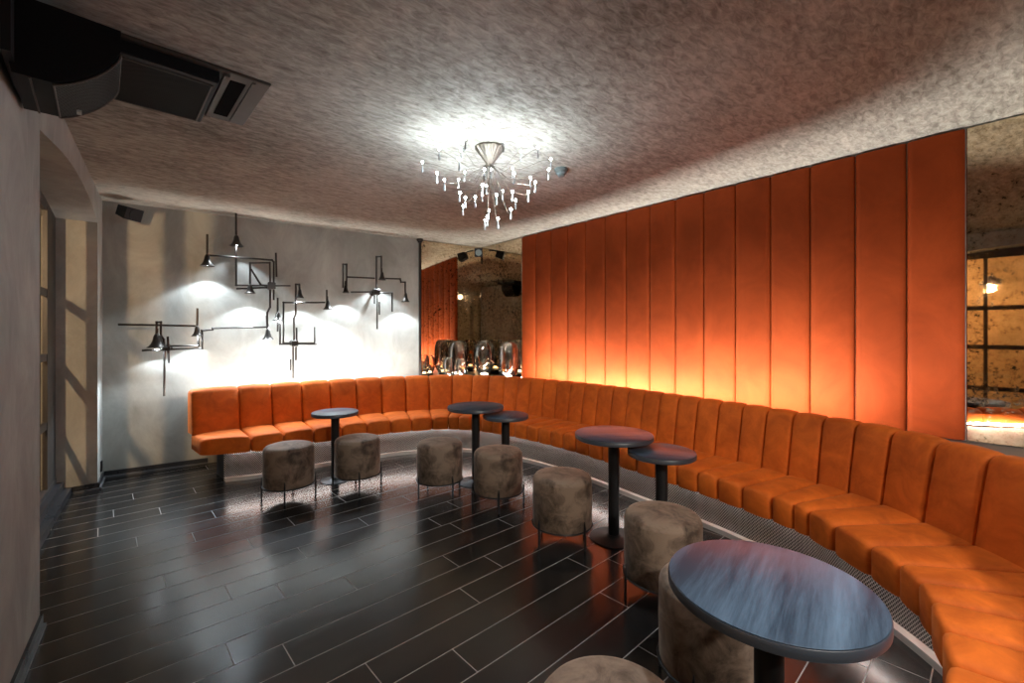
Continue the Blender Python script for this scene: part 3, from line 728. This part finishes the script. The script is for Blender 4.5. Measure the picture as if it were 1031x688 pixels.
# lantern on the outer wall, seen only as a glint in the right-hand mirror
lt = thing('wall_lantern', (-1.99, 0.6, 2.0), 'lit lantern outside the gridded window, a bright glint in the right mirror', 'lantern')
m = MB(); m.tube([(-1.998, .6, 2.22), (-1.6, .6, 2.27), (-1.25, .6, 2.24)], .014, 8); m.lathe((-1.998, .6, 2.22), [(0, 0), (.05, 0), (.05, .01), (0, .012)], 20, axis=(1, 0, 0)); m.build('arm', M['black'], lt)
m = MB(); m.lathe((-1.25, .6, 2.12), [(.11, 0), (.10, .03), (.04, .10), (.012, .13), (0, .13)], 24); m.build('hood', M['black'], lt)
m = MB(); m.lathe((-1.25, .6, 2.07), [(0, -.05), (.032, -.035), (.045, 0), (.032, .035), (0, .05)], 20); m.build('bulb', M['glow'], lt)
# round fitting at the top of the mirror edge
dt = thing('ceiling_detector', (*BW(3.31, .05), H), 'small dark round fitting at the top of the back mirror edge', 'detector')
m = MB(); m.lathe((*BW(3.31, .05), 0), [(0, H), (.045, H), (.047, H-.02), (.038, H-.035), (0, H-.035)], 24); m.build('base', M['iron'], dt)
m = MB(); m.lathe((*BW(3.31, .05), 0), [(.030, H-.035), (.026, H-.050), (0, H-.055)], 24); m.build('dome', M['black_plastic'], dt)
# socket
sk = thing('wall_socket', (XL(5.86)+.0, 5.86, .10), 'tiny black socket low on the narrow wall strip beside the window recess', 'socket')
m = MB(); m.prism([(XL(5.83), 5.83), (XL(5.83)+.012, 5.83), (XL(5.89)+.012, 5.89), (XL(5.89), 5.89)], .10, .20, bev=.003); m.build('cover_plate', M['black_plastic'], sk)
m = MB(); m.lathe((XL(5.86)+.0125, 5.86, .15), [(.02, 0), (.02, .002), (0, .002)], 16, axis=(1, 0, 0)); m.build('outlet', M['black'], sk)

# ================================================================== GLASS LAMPS ON THE LEDGE
def glass_lamp(x, y, R, top, label, egg=False):
    z0 = .756; hh = top-z0
    t = thing('glass_table_lamp', (x, y, z0), label, 'lamp')
    bh = hh*.16
    m = MB(); m.lathe((x, y, z0), [(0, 0), (R*.62, 0), (R*.64, .01), (R*.60, bh*.8), (R*.35, bh), (0, bh)], 32); m.build('base', M['black_plastic'], t)
    if egg: pr = [(R*.40, bh), (R*.75, bh+hh*.12), (R*.97, bh+hh*.35), (R, bh+hh*.50), (R*.90, bh+hh*.68), (R*.66, bh+hh*.80), (R*.50, bh+hh*.84)]
    else: pr = [(R*.60, bh), (R*.86, bh+hh*.06), (R*.98, bh+hh*.22), (R, bh+hh*.45), (R*.96, bh+hh*.66), (R*.82, bh+hh*.78), (R*.62, bh+hh*.835), (R*.58, hh)]
    m = MB(); m.lathe((x, y, z0), pr+[(r-.005, h) for r, h in pr[::-1]], 40); m.build('glass_shade', M['glass'], t)
    m = MB(); m.lathe((x, y, z0), [(0, bh), (R*.16, bh+.01), (R*.30, bh+hh*.14), (R*.33, bh+hh*.24), (R*.24, bh+hh*.36), (0, bh+hh*.42)], 24); m.build('silver_bulb', M['silver'], t)
    m = MB(); m.lathe((x, y, z0), [(0, bh+.001), (R*.34, bh+.002), (R*.34, bh+.018), (0, bh+.02)], 20); m.build('light_ring', M['glow'], t)
    return t
glass_lamp(3.77, 5.24, .155, 1.32, 'large clear glass table lamp on the ledge, left one behind two small ones')
glass_lamp(3.95, 4.87, .155, 1.32, 'egg-shaped clear glass table lamp in the middle of the corner ledge', True)
glass_lamp(4.00, 4.42, .135, 1.31, 'large clear glass table lamp beside the orange wall panel')
glass_lamp(3.50, 5.08, .075, 1.10, 'smaller silvered glass lamp on the corner ledge, farther left')
glass_lamp(3.625, 4.95, .085, 1.08, 'smaller silvered glass lamp in front of the large left glass lamp', True)

# repeats belong together
for o in COL.objects:
    if o.parent or 'label' not in o: continue
    for key, g in (('pedestal_table', 'round pedestal tables along the bench'), ('glass_table_lamp', 'glass lamps on the corner ledge'), ('pipe_wall_lamp', 'pipe wall lamps on the grey wall'), ('antique_mirror', 'antique mirrors around the orange wall panel'), ('small_loudspeaker', 'small loudspeakers under the ceiling')):
        if o.name.startswith(key): o['group'] = g
